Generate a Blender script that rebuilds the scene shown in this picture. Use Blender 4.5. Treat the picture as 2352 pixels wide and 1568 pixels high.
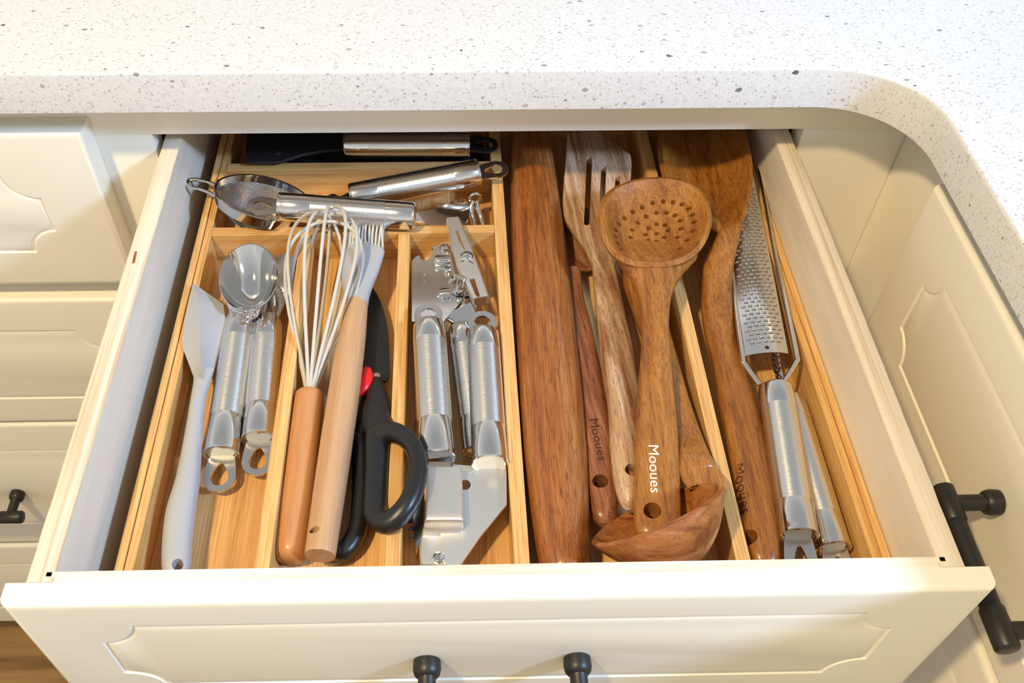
import bpy, bmesh, math, random
from mathutils import Vector, Matrix
from mathutils.bvhtree import BVHTree
random.seed(7)
S = 0.01                     # everything below is laid out in centimetres
PI = math.pi
scene = bpy.context.scene
for o in list(bpy.data.objects): bpy.data.objects.remove(o)

# ------------------------------------------------------------------ camera
CP = Vector((20.781, -20.909, 41.631)); PITCH, YAW, ROLL, FPX = 0.86346, 0.02799, 0.00856, 2128.1
PX, PY = 1076.06, 795.98
fw = Vector((math.sin(YAW)*math.cos(PITCH), math.cos(YAW)*math.cos(PITCH), -math.sin(PITCH)))
rt0 = fw.cross(Vector((0, 0, 1))).normalized(); up0 = rt0.cross(fw)
RT = rt0*math.cos(ROLL) + up0*math.sin(ROLL); UP = -rt0*math.sin(ROLL) + up0*math.cos(ROLL)
cam = bpy.data.cameras.new('camera'); camo = bpy.data.objects.new('camera', cam)
scene.collection.objects.link(camo)
m = Matrix((RT, UP, -fw)).transposed().to_4x4(); m.translation = CP*S
camo.matrix_world = m
cam.sensor_width = 36; cam.sensor_fit = 'HORIZONTAL'; cam.lens = FPX/2352*36
cam.shift_x = (1176-PX)/2352; cam.shift_y = (PY-784)/2352
cam.clip_start = 0.01; cam.clip_end = 50
scene.camera = camo
scene.view_settings.view_transform = 'Standard'; scene.view_settings.look = 'None'
scene.view_settings.gamma = 1; scene.view_settings.use_curve_mapping = False
scene.view_settings.exposure = 0.0

def U(px, py, **k):
    """a point of the photograph put back at its real height (z=), depth (y=) or side (x=), cm"""
    d = fw*FPX + RT*(px-PX) - UP*(py-PY)
    a, v = list(k.items())[0]; i = 'xyz'.index(a)
    return CP + d*((v-CP[i])/d[i])

def PR(P):
    d = Vector(P)-CP; z = d.dot(fw); return PX+FPX*d.dot(RT)/z, PY-FPX*d.dot(UP)/z

# ------------------------------------------------------------------ light
world = bpy.data.worlds.new('world'); scene.world = world; world.use_nodes = True
wn = world.node_tree.nodes; wl = world.node_tree.links
bg = wn['Background']
tc = wn.new('ShaderNodeTexCoord'); sx = wn.new('ShaderNodeSeparateXYZ'); rp = wn.new('ShaderNodeValToRGB')
wl.new(tc.outputs['Generated'], sx.inputs[0]); wl.new(sx.outputs['Z'], rp.inputs[0]); wl.new(rp.outputs[0], bg.inputs[0])
rp.color_ramp.elements[0].position = 0.0; rp.color_ramp.elements[0].color = (0.85, 0.81, 0.75, 1)
rp.color_ramp.elements[1].position = 0.9; rp.color_ramp.elements[1].color = (0.48, 0.49, 0.51, 1)
e = rp.color_ramp.elements.new(0.22); e.color = (1.14, 1.11, 1.05, 1)
e = rp.color_ramp.elements.new(0.5); e.color = (0.78, 0.78, 0.78, 1)
bg.inputs[1].default_value = 0.78

def area(name, target, direction, dist, size, energy, color, sy=None):
    l = bpy.data.lights.new(name, 'AREA'); l.energy = energy; l.color = color
    l.shape = 'DISK' if sy is None else 'RECTANGLE'; l.size = size*S
    if sy: l.size_y = sy*S
    o = bpy.data.objects.new(name, l); scene.collection.objects.link(o)
    d = Vector(direction).normalized(); o.location = (Vector(target) + d*dist)*S
    o.rotation_euler = d.to_track_quat('Z', 'Y').to_euler()
    return o
area('warm_lamp', (22, 18, 0), (-1.0, -0.92, 2.2), 170, 10, 27, (1.0, 0.78, 0.42))
area('window_light', (22, 18, 0), (1.27, -0.62, 1.0), 170, 14, 32, (0.42, 0.64, 1.0), 20)

# ------------------------------------------------------------------ materials
def pbr(name, col, rough=0.5, metal=0.0, coat=0.0, spec=0.5):
    mt = bpy.data.materials.new(name); mt.use_nodes = True
    b = mt.node_tree.nodes['Principled BSDF']
    b.inputs['Base Color'].default_value = (*col, 1); b.inputs['Roughness'].default_value = rough
    b.inputs['Metallic'].default_value = metal; b.inputs['Coat Weight'].default_value = coat
    b.inputs['Coat Roughness'].default_value = 0.15
    b.inputs['Specular IOR Level'].default_value = spec
    return mt, b, mt.node_tree.nodes, mt.node_tree.links

def noise(n, l, vec, scale, detail=3, rough=0.5, dist=0.0):
    t = n.new('ShaderNodeTexNoise'); t.inputs['Scale'].default_value = scale; t.inputs['Detail'].default_value = detail
    t.inputs['Roughness'].default_value = rough; t.inputs['Distortion'].default_value = dist
    if vec is not None: l.new(vec, t.inputs['Vector'])
    return t.outputs['Fac']

def mapped(n, l, scale, loc=(0, 0, 0)):
    t = n.new('ShaderNodeTexCoord'); mp = n.new('ShaderNodeMapping')
    l.new(t.outputs['Object'], mp.inputs['Vector']); mp.inputs['Scale'].default_value = scale
    mp.inputs['Location'].default_value = loc
    return mp.outputs[0]

def ramp(n, l, fac, stops):
    r = n.new('ShaderNodeValToRGB'); l.new(fac, r.inputs[0]); cr = r.color_ramp
    while len(cr.elements) < len(stops): cr.elements.new(0.5)
    for e, (p, c) in zip(cr.elements, stops): e.position = p; e.color = (*c, 1)
    return r.outputs[0]

def mix(n, l, fac, a, b, mode='MIX'):
    x = n.new('ShaderNodeMix'); x.data_type = 'RGBA'; x.blend_type = mode
    for v, i in ((fac, 0), (a, 6), (b, 7)):
        if isinstance(v, float): x.inputs[i].default_value = v
        elif isinstance(v, tuple): x.inputs[i].default_value = (*v, 1)
        else: l.new(v, x.inputs[i])
    return x.outputs[2]

def math_(n, l, op, a, b=0.0):
    x = n.new('ShaderNodeMath'); x.operation = op
    for v, i in ((a, 0), (b, 1)):
        if isinstance(v, (float, int)): x.inputs[i].default_value = v
        else: l.new(v, x.inputs[i])
    return x.outputs[0]

def bump(n, l, b, h, strength=0.2, dist=0.0005):
    x = n.new('ShaderNodeBump'); x.inputs['Strength'].default_value = strength; x.inputs['Distance'].default_value = dist
    l.new(h, x.inputs['Height']); l.new(x.outputs[0], b.inputs['Normal'])

def wood(name, axis, cols, fine=900, broad=60, stretch=0.035, rough=0.45, coat=0.0, pores=None, strips=None, loc=(0, 0, 0), fmix=0.45, wav=1.2):
    """grain runs along axis (0,1,2)"""
    mt, b, n, l = pbr(name, cols[0], rough, coat=coat)
    sc = [1.0, 1.0, 1.0]; sc[axis] = stretch
    v = mapped(n, l, sc, loc)
    f1 = noise(n, l, v, fine, 3, 0.6); f2 = noise(n, l, v, broad, 3, 0.55, wav)
    f = mix(n, l, fmix, f2, f1)
    c = ramp(n, l, f, [(0.36, cols[0]), (0.5, cols[1]), (0.66, cols[2])])
    if strips:
        s = n.new('ShaderNodeSeparateXYZ'); t = n.new('ShaderNodeTexCoord'); l.new(t.outputs['Object'], s.inputs[0])
        others = [i for i in range(3) if i != axis]
        q = math_(n, l, 'FLOOR', math_(n, l, 'DIVIDE', math_(n, l, 'ADD', s.outputs[others[0]], 5.0), strips))
        r = math_(n, l, 'FLOOR', math_(n, l, 'DIVIDE', math_(n, l, 'ADD', s.outputs[others[1]], 5.0), strips*1.3))
        w = n.new('ShaderNodeTexWhiteNoise'); w.noise_dimensions = '1D'
        l.new(math_(n, l, 'ADD', q, math_(n, l, 'MULTIPLY', r, 3.7)), w.inputs['W'])
        c = mix(n, l, 0.55, c, ramp(n, l, w.outputs['Value'], [(0.0, (0.70, 0.62, 0.52)), (1.0, (1.0, 1.0, 1.0))]), 'MULTIPLY')
    if pores:
        sp = [1.0, 1.0, 1.0]; sp[axis] = 0.06
        v2 = mapped(n, l, sp, loc)
        p = noise(n, l, v2, pores, 2, 0.7)
        c = mix(n, l, ramp(n, l, p, [(0.0, (0, 0, 0)), (0.56, (0, 0, 0)), (0.68, (0.75, 0.75, 0.75))]), c,
                tuple(x*0.42 for x in cols[0]))
    l.new(c, b.inputs['Base Color'])
    bump(n, l, b, f1, 0.12, 0.0002)
    return mt

BAM = [(0.54, 0.26, 0.075), (0.74, 0.43, 0.15), (0.84, 0.57, 0.26)]
bamboo_y = wood('bamboo_lengthwise', 1, BAM, 1100, 120, 0.02, 0.42, strips=0.0062, fmix=0.6, wav=0.3)
bamboo_x = wood('bamboo_crosswise', 0, BAM, 1100, 120, 0.02, 0.42, strips=0.0062, fmix=0.6, wav=0.3)
bamboo_floor = wood('bamboo_floor', 1, [(0.52, 0.25, 0.08), (0.74, 0.42, 0.155), (0.85, 0.56, 0.25)], 1100, 120, 0.018, 0.42, strips=0.019, fmix=0.6, wav=0.3)
acacia = wood('acacia', 1, [(0.18, 0.055, 0.009), (0.32, 0.115, 0.018), (0.44, 0.19, 0.036)], 800, 70, 0.05, 0.36, 0.25, pores=1500)
acacia_pin = wood('acacia_rolling_pin', 1, [(0.17, 0.045, 0.009), (0.33, 0.105, 0.022), (0.45, 0.19, 0.06)], 700, 60, 0.04, 0.36, 0.2, pores=1300)
acacia_x = wood('acacia_ladle_bowl', 0, [(0.20, 0.055, 0.014), (0.38, 0.13, 0.035), (0.52, 0.23, 0.085)], 300, 75, 0.16, 0.30, 0.4, pores=1500, wav=1.0, fmix=0.25)
acacia_pale = wood('acacia_sapwood', 1, [(0.24, 0.095, 0.04), (0.47, 0.27, 0.15), (0.70, 0.53, 0.38)], 500, 120, 0.022, 0.36, 0.2, pores=1400, wav=0.5, fmix=0.25)
acacia_dark = wood('acacia_reddish', 1, [(0.15, 0.045, 0.016), (0.31, 0.11, 0.045), (0.48, 0.24, 0.12)], 600, 110, 0.05, 0.36, 0.25, pores=1300, fmix=0.35)
beech = wood('beech', 1, [(0.46, 0.25, 0.12), (0.54, 0.32, 0.17), (0.58, 0.37, 0.21)], 700, 60, 0.05, 0.42, 0.1, pores=None, fmix=0.3)
beech_warm = wood('beech_oiled', 1, [(0.46, 0.19, 0.06), (0.54, 0.24, 0.085), (0.60, 0.29, 0.12)], 700, 60, 0.05, 0.38, 0.25, pores=None, fmix=0.3)
ply_y = wood('birch_plywood', 1, [(0.68, 0.59, 0.47), (0.75, 0.66, 0.54), (0.79, 0.71, 0.60)], 300, 40, 0.08, 0.55, fmix=0.3)
ply_x = wood('birch_plywood_crosswise', 0, [(0.66, 0.55, 0.42), (0.80, 0.71, 0.58), (0.87, 0.80, 0.70)], 500, 80, 0.05, 0.55, fmix=0.4)
ply_edge = wood('plywood_edge', 1, [(0.56, 0.43, 0.28), (0.74, 0.64, 0.50), (0.80, 0.74, 0.64)], 900, 260, 0.012, 0.6, fmix=0.25, wav=0.2)
ply_bottom = wood('drawer_bottom_board', 1, [(0.30, 0.19, 0.10), (0.36, 0.24, 0.13), (0.42, 0.29, 0.17)], 300, 40, 0.1, 0.6)
floor_wood = wood('floor_planks', 0, [(0.13, 0.065, 0.02), (0.30, 0.17, 0.06), (0.44, 0.27, 0.11)], 60, 14, 0.08, 0.5, fmix=0.5)

def paint(name, col, rough=0.42):
    mt, b, n, l = pbr(name, col, rough)
    v = mapped(n, l, (1, 1, 1)); bump(n, l, b, noise(n, l, v, 260, 3), 0.12, 0.0003)
    return mt
cream = paint('cream_cabinet_paint', (0.84, 0.80, 0.69))
interior = paint('cabinet_interior', (0.45, 0.38, 0.30), 0.7)
black_metal = paint('matt_black_metal', (0.012, 0.012, 0.012), 0.42)
black_rubber = paint('black_handle_plastic', (0.012, 0.012, 0.013), 0.36)
black_nylon = paint('black_nylon', (0.012, 0.012, 0.014), 0.5)
red_plastic = paint('red_plastic', (0.75, 0.012, 0.012), 0.35)
silicone = paint('pale_grey_silicone', (0.40, 0.395, 0.40), 0.5)
silicone_w = paint('cream_silicone', (0.56, 0.53, 0.47), 0.5)
hole_dark = paint('dark_hole_lining', (0.02, 0.012, 0.008), 0.6)
ink_dark = paint('burnt_lettering', (0.04, 0.012, 0.005), 0.6)
ink_white = paint('white_lettering', (0.85, 0.78, 0.68), 0.5)

def steel(name, rough, col=(0.66, 0.65, 0.63), brushed=None):
    mt, b, n, l = pbr(name, col, rough, metal=1.0)
    if brushed:
        v = mapped(n, l, brushed); f = noise(n, l, v, 900, 2, 0.7)
        l.new(ramp(n, l, f, [(0.3, (rough*0.75,)*3), (0.7, (rough*1.35,)*3)]), b.inputs['Roughness'])
        bump(n, l, b, f, 0.02, 0.0001)
        b.inputs['Anisotropic'].default_value = 0.75
        vt = n.new('ShaderNodeVectorTransform'); vt.vector_type = 'VECTOR'; vt.convert_from = 'OBJECT'; vt.convert_to = 'WORLD'
        vt.inputs[0].default_value = (0, 1, 0) if brushed[1] > 1 else (1, 0, 0); l.new(vt.outputs[0], b.inputs['Tangent'])
    return mt
brushed = steel('brushed_steel', 0.30, (0.80, 0.79, 0.76), (0.25, 4.5, 0.25))
brushed_x = steel('brushed_steel_across', 0.30, (0.70, 0.69, 0.67), (4.5, 0.25, 0.25))
polished = steel('polished_steel', 0.15, (0.76, 0.75, 0.73))
mirror = steel('mirror_steel', 0.07, (0.74, 0.73, 0.71))
satin = steel('satin_steel', 0.27, (0.62, 0.60, 0.57))
bright_satin = steel('light_satin_steel', 0.42, (0.86, 0.85, 0.82))
mesh_steel = steel('fine_wire_steel', 0.35, (0.40, 0.39, 0.38))

def quartz():
    mt, b, n, l = pbr('speckled_white_quartz', (0.8, 0.8, 0.8), 0.3)
    t = n.new('ShaderNodeTexCoord'); col = (0.83, 0.83, 0.83)
    v0 = t.outputs['Object']
    c = ramp(n, l, noise(n, l, v0, 500, 2), [(0.35, (0.62, 0.62, 0.63)), (0.6, (0.69, 0.69, 0.70))])
    for k, (scale, keep, r0, r1, tone) in enumerate([(420, 0.34, 0.25, 0.60, (0.42, 0.40, 0.37)), (260, 0.24, 0.18, 0.50, (0.40, 0.40, 0.39)),
                                                     (130, 0.14, 0.12, 0.36, (0.20, 0.21, 0.22)), (80, 0.085, 0.07, 0.24, (0.012, 0.014, 0.02))]):
        mp = n.new('ShaderNodeMapping'); mp.inputs['Location'].default_value = (k*1.37, k*0.71, k*0.3)
        mp.inputs['Rotation'].default_value = (0.3*k, 0.2, 0.5*k+0.4); mp.inputs['Scale'].default_value = (1, 1.55, 1.2)
        l.new(v0, mp.inputs[0])
        # warp the cells so that the chips come out angular and uneven
        vo = n.new('ShaderNodeTexVoronoi'); vo.inputs['Scale'].default_value = scale; vo.distance = 'MINKOWSKI'; vo.inputs['Exponent'].default_value = 1.1
        l.new(mp.outputs[0], vo.inputs['Vector'])
        s = n.new('ShaderNodeSeparateColor'); l.new(vo.outputs['Color'], s.inputs[0])
        sel = math_(n, l, 'LESS_THAN', s.outputs[0], keep)
        rad = math_(n, l, 'ADD', math_(n, l, 'MULTIPLY', s.outputs[1], r1-r0), r0)
        ins = math_(n, l, 'LESS_THAN', vo.outputs['Distance'], rad)
        fac = math_(n, l, 'MULTIPLY', sel, ins)
        fac = math_(n, l, 'MULTIPLY', fac, math_(n, l, 'ADD', math_(n, l, 'MULTIPLY', s.outputs[2], 0.6), 0.4))
        c = mix(n, l, fac, c, tone)
    l.new(c, b.inputs['Base Color'])
    return mt
quartz_m = quartz()

# ------------------------------------------------------------------ mesh helpers (vertices in world cm)
COL = scene.collection
def meta(o, label=None, cat=None, group=None, kind=None):
    for k, v in (('label', label), ('category', cat), ('group', group), ('kind', kind)):
        if v: o[k] = v
    return o
def thing(name, label, cat, loc, rotz=0.0, group=None):
    o = bpy.data.objects.new(name, None); COL.objects.link(o); o.empty_display_size = 0.02
    o.location = Vector(loc)*S; o.rotation_euler = (0, 0, rotz)
    return meta(o, label, cat, group)
def frame_of(p):
    M = Matrix.Identity(4)
    while p is not None:
        L = Matrix.Translation(p.location) @ p.rotation_euler.to_matrix().to_4x4()
        M = L @ M; p = p.parent
    return M
class G:
    """collects one mesh"""
    def __init__(s): s.v = []; s.f = []
    def add(s, v, f):
        k = len(s.v); s.v += [Vector(x) for x in v]; s.f += [[i+k for i in q] for q in f]; return s
    def build(s, name, mat, parent=None, smooth=True, origin=None, rotz=0.0, merge=False):
        me = bpy.data.meshes.new(name)
        if parent is not None: M = frame_of(parent)
        elif origin is not None: M = Matrix.Translation(Vector(origin)*S) @ Matrix.Rotation(rotz, 4, 'Z')
        else: M = Matrix.Identity(4)
        I = M.inverted()
        me.from_pydata([I @ (v*S) for v in s.v], [], s.f); me.validate()
        b = bmesh.new(); b.from_mesh(me)
        if merge: bmesh.ops.remove_doubles(b, verts=b.verts, dist=1e-6)
        bmesh.ops.recalc_face_normals(b, faces=b.faces); b.to_mesh(me); b.free()
        me.materials.append(mat)
        if smooth:
            me.polygons.foreach_set('use_smooth', [True]*len(me.polygons))
            try: me.set_sharp_from_angle(angle=math.radians(38))
            except Exception: pass
        o = bpy.data.objects.new(name, me); COL.objects.link(o)
        if parent is not None: o.parent = parent
        elif origin is not None: o.location = Vector(origin)*S; o.rotation_euler = (0, 0, rotz)
        return o

def box(g, x0, x1, y0, y1, z0, z1, c=0.08):
    """box with chamfered edges"""
    b = bmesh.new(); bmesh.ops.create_cube(b, size=1)
    for v in b.verts:
        v.co = Vector(((x0+x1)/2 + v.co.x*(x1-x0), (y0+y1)/2 + v.co.y*(y1-y0), (z0+z1)/2 + v.co.z*(z1-z0)))
    if c: bmesh.ops.bevel(b, geom=list(b.edges), offset=min(c, (x1-x0)*.4, (y1-y0)*.4, (z1-z0)*.4), segments=2, profile=0.6, affect='EDGES')
    b.verts.index_update()
    g.add([v.co.copy() for v in b.verts], [[v.index for v in f.verts] for f in b.faces]); b.free(); return g

def prism(g, pts, down, c=0.0):
    """closed outline pts (3-D) extruded along vector down, optional chamfer on the upper edge"""
    n = len(pts); pts = [Vector(p) for p in pts]; cen = sum(pts, Vector())/n; rings = []
    if c:
        rings.append([p + (cen-p).normalized()*c for p in pts]); rings.append([p + down.normalized()*c for p in pts])
        rings.append([p + down - down.normalized()*c for p in pts]); rings.append([p + down + (cen-p).normalized()*c for p in pts])
    else: rings = [pts, [p + down for p in pts]]
    v = [p for r in rings for p in r]; f = [list(range(n)), list(range((len(rings)-1)*n, len(rings)*n))[::-1]]
    for k in range(len(rings)-1):
        for i in range(n): f.append([k*n+i, k*n+(i+1) % n, (k+1)*n+(i+1) % n, (k+1)*n+i])
    return g.add(v, f)

def ringplate(g, outer, inner, down):
    n = len(outer); v = list(outer)+list(inner)+[p+down for p in outer]+[p+down for p in inner]; f = []
    for i in range(n):
        j = (i+1) % n
        f += [[i, j, n+j, n+i], [2*n+i, 3*n+i, 3*n+j, 2*n+j], [i, 2*n+i, 2*n+j, j], [n+i, n+j, 3*n+j, 3*n+i]]
    return g.add(v, f)

def catmull(rows, k):
    """rows of equal-length tuples, k samples per span"""
    out = []; N = len(rows)
    for i in range(N-1):
        p0, p1, p2, p3 = rows[max(i-1, 0)], rows[i], rows[i+1], rows[min(i+2, N-1)]
        for j in range(k):
            t = j/k
            out.append(tuple(0.5*((2*b)+(c-a)*t+(2*a-5*b+4*c-d)*t*t+(-a+3*b-3*c+d)*t**3) for a, b, c, d in zip(p0, p1, p2, p3)))
    out.append(tuple(rows[-1])); return out

def loft(g, rows, k=4, n=24, e=2.0, closed=False, refup=Vector((0, 0, 1))):
    """rows: (x,y,z, half width, half height, roll degrees); superellipse exponent e"""
    if k > 1:
        rows = catmull(rows + ([rows[0]] if closed else []), k)
        if closed: rows = rows[:-1]
    P = [Vector(r[:3]) for r in rows]; N = len(P); v = []; f = []
    for i, r in enumerate(rows):
        a = P[(i+1) % N] if (closed or i < N-1) else P[i]; b = P[i-1] if (closed or i > 0) else P[i]
        t = (a-b).normalized(); s = t.cross(refup).normalized(); u = s.cross(t)
        ro = math.radians(r[5]) if len(r) > 5 else 0.0
        s2 = s*math.cos(ro)+u*math.sin(ro); u2 = u*math.cos(ro)-s*math.sin(ro)
        for j in range(n):
            th = 2*PI*j/n; c, sn = math.cos(th), math.sin(th)
            x = math.copysign(abs(c)**(2/e), c)*r[3]; y = math.copysign(abs(sn)**(2/e), sn)*r[4]
            v.append(P[i]+s2*x+u2*y)
    M = N if closed else N-1
    for i in range(M):
        for j in range(n):
            i2 = (i+1) % N
            f.append([i*n+j, i*n+(j+1) % n, i2*n+(j+1) % n, i2*n+j])
    if not closed: f += [list(range(n))[::-1], [(N-1)*n+j for j in range(n)]]
    return g.add(v, f)

def lathe(g, A, B, prof, n=36):
    """prof: (distance from A towards B, radius)"""
    A, B = Vector(A), Vector(B); t = (B-A).normalized(); s = t.cross(Vector((0.01, 0.02, 1))).normalized(); u = s.cross(t); v = []; f = []
    for d, r in prof:
        for j in range(n):
            th = 2*PI*j/n; v.append(A+t*d+(s*math.cos(th)+u*math.sin(th))*max(r, 1e-4))
    for i in range(len(prof)-1):
        for j in range(n): f.append([i*n+j, i*n+(j+1) % n, (i+1)*n+(j+1) % n, (i+1)*n+j])
    f += [list(range(n))[::-1], [(len(prof)-1)*n+j for j in range(n)]]
    return g.add(v, f)

def tube(g, pts, r, n=8, closed=False, k=1):
    rows = [(*p, r, r, 0) for p in pts]
    return loft(g, rows, k, n, 2.0, closed)

def bowl(g, outline, C, n_, depth, thick, rings=9, p=2.0, lip=0.1):
    """dish under a closed rim outline; n_ = unit normal out of the dish"""
    N = len(outline); v = []; f = []; R = rings
    us = [i/R for i in range(1, R+1)]
    C = Vector(C)
    inner = [[C + (q-C)*(u*(1-lip*0.25)) - n_*(depth*(1-u**p)) for q in outline] for u in us]
    mid = [[q + (q-C).normalized()*0.0 - n_*(thick*0.35) + (q-C).normalized()*thick*0.18 for q in outline]]
    outer = [[C + (q-C)*u - n_*(depth*(1-u**p)+thick) for q in outline] for u in us[::-1]]
    allr = inner+mid+outer
    v.append(C-n_*depth)
    for r in allr: v += r
    v.append(C-n_*(depth+thick))
    for j in range(N): f.append([0, 1+j, 1+(j+1) % N])
    for i in range(len(allr)-1):
        for j in range(N): f.append([1+i*N+j, 1+(i+1)*N+j, 1+(i+1)*N+(j+1) % N, 1+i*N+(j+1) % N])
    L = len(v)-1; b = 1+(len(allr)-1)*N
    for j in range(N): f.append([L, b+(j+1) % N, b+j])
    return g.add(v, f)

def smooth_outline(pts, k=5):
    pts = [tuple(p) for p in pts]; n = len(pts); out = []
    for i in range(n):
        a, b, c, d = pts[i-1], pts[i], pts[(i+1) % n], pts[(i+2) % n]
        for j in range(k):
            t = j/k
            out.append(Vector([0.5*((2*q)+(r-p)*t+(2*p-5*q+4*r-s)*t*t+(-p+3*q-3*r+s)*t**3) for p, q, r, s in zip(a, b, c, d)]))
    return out

def cut(o, cutter):
    """boolean difference baked into the mesh; cutter is a G in world cm"""
    co = cutter.build('cutter', hole_dark, o.parent if o.parent is not None else None, False,
                      None if o.parent is not None else Vector(o.location)/S, 0 if o.parent else o.rotation_euler[2])
    md = o.modifiers.new('cut', 'BOOLEAN'); md.operation = 'DIFFERENCE'; md.object = co; md.solver = 'EXACT'
    bpy.context.view_layer.update()
    dg = bpy.context.evaluated_depsgraph_get()
    me = bpy.data.meshes.new_from_object(o.evaluated_get(dg)); old = o.data; nm = old.name
    o.modifiers.clear(); o.data = me
    bpy.data.meshes.remove(old); me.name = nm
    cm = co.data; bpy.data.objects.remove(co); bpy.data.meshes.remove(cm)
    while len(me.materials) > 1: me.materials.pop()
    try: me.set_sharp_from_angle(angle=math.radians(38))
    except Exception: pass
    return o

def surf_z(o):
    M = frame_of(o.parent) if o.parent is not None else frame_of(o)
    bv = BVHTree.FromPolygons([M @ v.co for v in o.data.vertices], [tuple(p.vertices) for p in o.data.polygons])
    def q(x, y):
        h = bv.ray_cast(Vector((x*S, y*S, 0.3)), Vector((0, 0, -1)))
        return h[0].z/S if h[0] is not None else None
    return q

def lettering(body, A, B, height, mat, parent, on, lift=0.012, flip=1):
    """text from world point A towards B, tops of the letters to the right of that direction's left-hand side"""
    cu = bpy.data.curves.new('t', 'FONT'); cu.body = body; cu.size = 1; cu.resolution_u = 3
    o = bpy.data.objects.new('t', cu); COL.objects.link(o); bpy.context.view_layer.update()
    dg = bpy.context.evaluated_depsgraph_get(); me = bpy.data.meshes.new_from_object(o.evaluated_get(dg))
    b = bmesh.new(); b.from_mesh(me); bmesh.ops.triangulate(b, faces=b.faces)
    bmesh.ops.subdivide_edges(b, edges=[e for e in b.edges if e.calc_length() > 0.12], cuts=1)
    bmesh.ops.triangulate(b, faces=b.faces); b.verts.index_update()
    vs = [v.co.copy() for v in b.verts]; fs = [[v.index for v in f.verts] for f in b.faces]; b.free()
    bpy.data.objects.remove(o); bpy.data.curves.remove(cu); bpy.data.meshes.remove(me)
    x0 = min(v.x for v in vs); x1 = max(v.x for v in vs); A, B = Vector(A), Vector(B)
    d = (B-A); d.z = 0; L = d.length; d.normalize(); w = Vector((-d.y, d.x, 0))
    q = surf_z(on); out = []
    for v in vs:
        p = A + d*((v.x-x0)/(x1-x0)*L) + w*(v.y*height/0.7); z = q(p.x, p.y)
        out.append(Vector((p.x, p.y, (z if z is not None else A.z)+lift)))
    g = G(); g.add(out, fs)
    # give the print a body
    n = len(out); g.v += [p-Vector((0, 0, 0.02)) for p in out]; g.f += [[i+n for i in reversed(f)] for f in fs]
    return g.build('lettering', mat, parent, False)

def panel_front(name, mat, parent, O, ux, uz, nn, W, H, T, margin, r=1.95, groove=0.13, mb=None, smooth=True):
    """slab W x H with a scalloped groove; O = lower left corner on the back plane, nn = outward normal"""
    O, ux, uz, nn = Vector(O), Vector(ux), Vector(uz), Vector(nn); g = G()
    def P(a, b, c): return O+ux*a+uz*b+nn*c
    v = []; f = []
    def rect(i, c): return [P(i, i, c), P(W-i, i, c), P(W-i, H-i, c), P(i, H-i, c)]
    rects = [rect(0, 0), rect(0, T-0.42), rect(0.04, T-0.26), rect(0.14, T-0.12), rect(0.3, T-0.03), rect(0.5, T)]
    mx, mz = margin
    def outline(d, c):
        out = []; a0 = math.asin(d/(r+d)); K = 7
        for (cx, cz, st) in ((mx, mz, 0), (W-mx, mz, 90), (W-mx, H-mz, 180), (mx, H-mz, 270)):
            for j in range(K):
                th = math.radians(st)+PI/2-a0-(PI/2-2*a0)*j/(K-1)
                out.append(P(cx+(r+d)*math.cos(th), cz+(r+d)*math.sin(th), c))
        return out
    # order corners so that they follow the rectangle
    outs = [outline(0.0, T), outline(0.09, T-groove), outline(0.16, T-groove), outline(0.36, T-0.02), outline(0.42, T)]
    K = 7; n = 4*K
    for rc in rects: v += rc
    for i in range(len(rects)-1):
        for j in range(4): f.append([i*4+j, i*4+(j+1) % 4, (i+1)*4+(j+1) % 4, (i+1)*4+j])
    f.append([3, 2, 1, 0]); R0 = (len(rects)-1)*4; b = len(v)
    for o_ in outs: v += o_
    for c in range(4):
        for j in range(K-1): f.append([R0+c, b+c*K+j, b+c*K+j+1])
        f.append([R0+c, b+c*K+K-1, b+((c+1) % 4)*K, R0+(c+1) % 4])
    for i in range(len(outs)-1):
        for j in range(n): f.append([b+i*n+j, b+i*n+(j+1) % n, b+(i+1)*n+(j+1) % n, b+(i+1)*n+j])
    f.append([b+(len(outs)-1)*n+j for j in range(n)])
    g.add(v, f)
    return g.build(name, mat, parent, smooth)

def bar_pull(parent, base0, along, out, length=10.9, gap=8.1, reach=3.0):
    """black bar pull: base0 = centre of the first foot on the front"""
    b0, al, ou = Vector(base0), Vector(along).normalized(), Vector(out).normalized(); g = G()
    for k in (0, 1):
        p = b0+al*gap*k
        lathe(g, p, p+ou*reach, [(0, .66), (.06, .74), (.55, .77), (.82, .70), (.98, .56), (1.0, .50), (1.04, .48), (reach-.2, .48)], 24)
    c = b0+al*(gap/2)+ou*reach
    A = c-al*length/2; B = c+al*length/2; e = 2.3
    prof = [(0, .45), (.06, .60), (.16, .66), (e, .66), (e+.06, .62), (e+.08, .56), (length-e-.08, .56), (length-e-.06, .62), (length-e, .66), (length-.16, .66), (length-.06, .60), (length, .45)]
    lathe(g, A, B, prof, 24)
    return g.build('bar_pull', black_metal, parent)

# ------------------------------------------------------------------ structure: floor
FL = -83.0
g = G(); box(g, -160, 120, -200, 100, FL-2, FL, 0); fo = g.build('floor', floor_wood, None, False); meta(fo, kind='structure')
for k in range(14):            # planks, joints recessed
    for j in range(3):
        x0 = -160+j*93+(k % 3)*-20; y0 = -200+k*20.5
        g = G(); box(g, x0+0.15, x0+92.8, y0+0.12, y0+20.3, FL-0.5, FL+0.35, 0.1)
        g.build('plank', floor_wood, fo, False)

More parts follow.
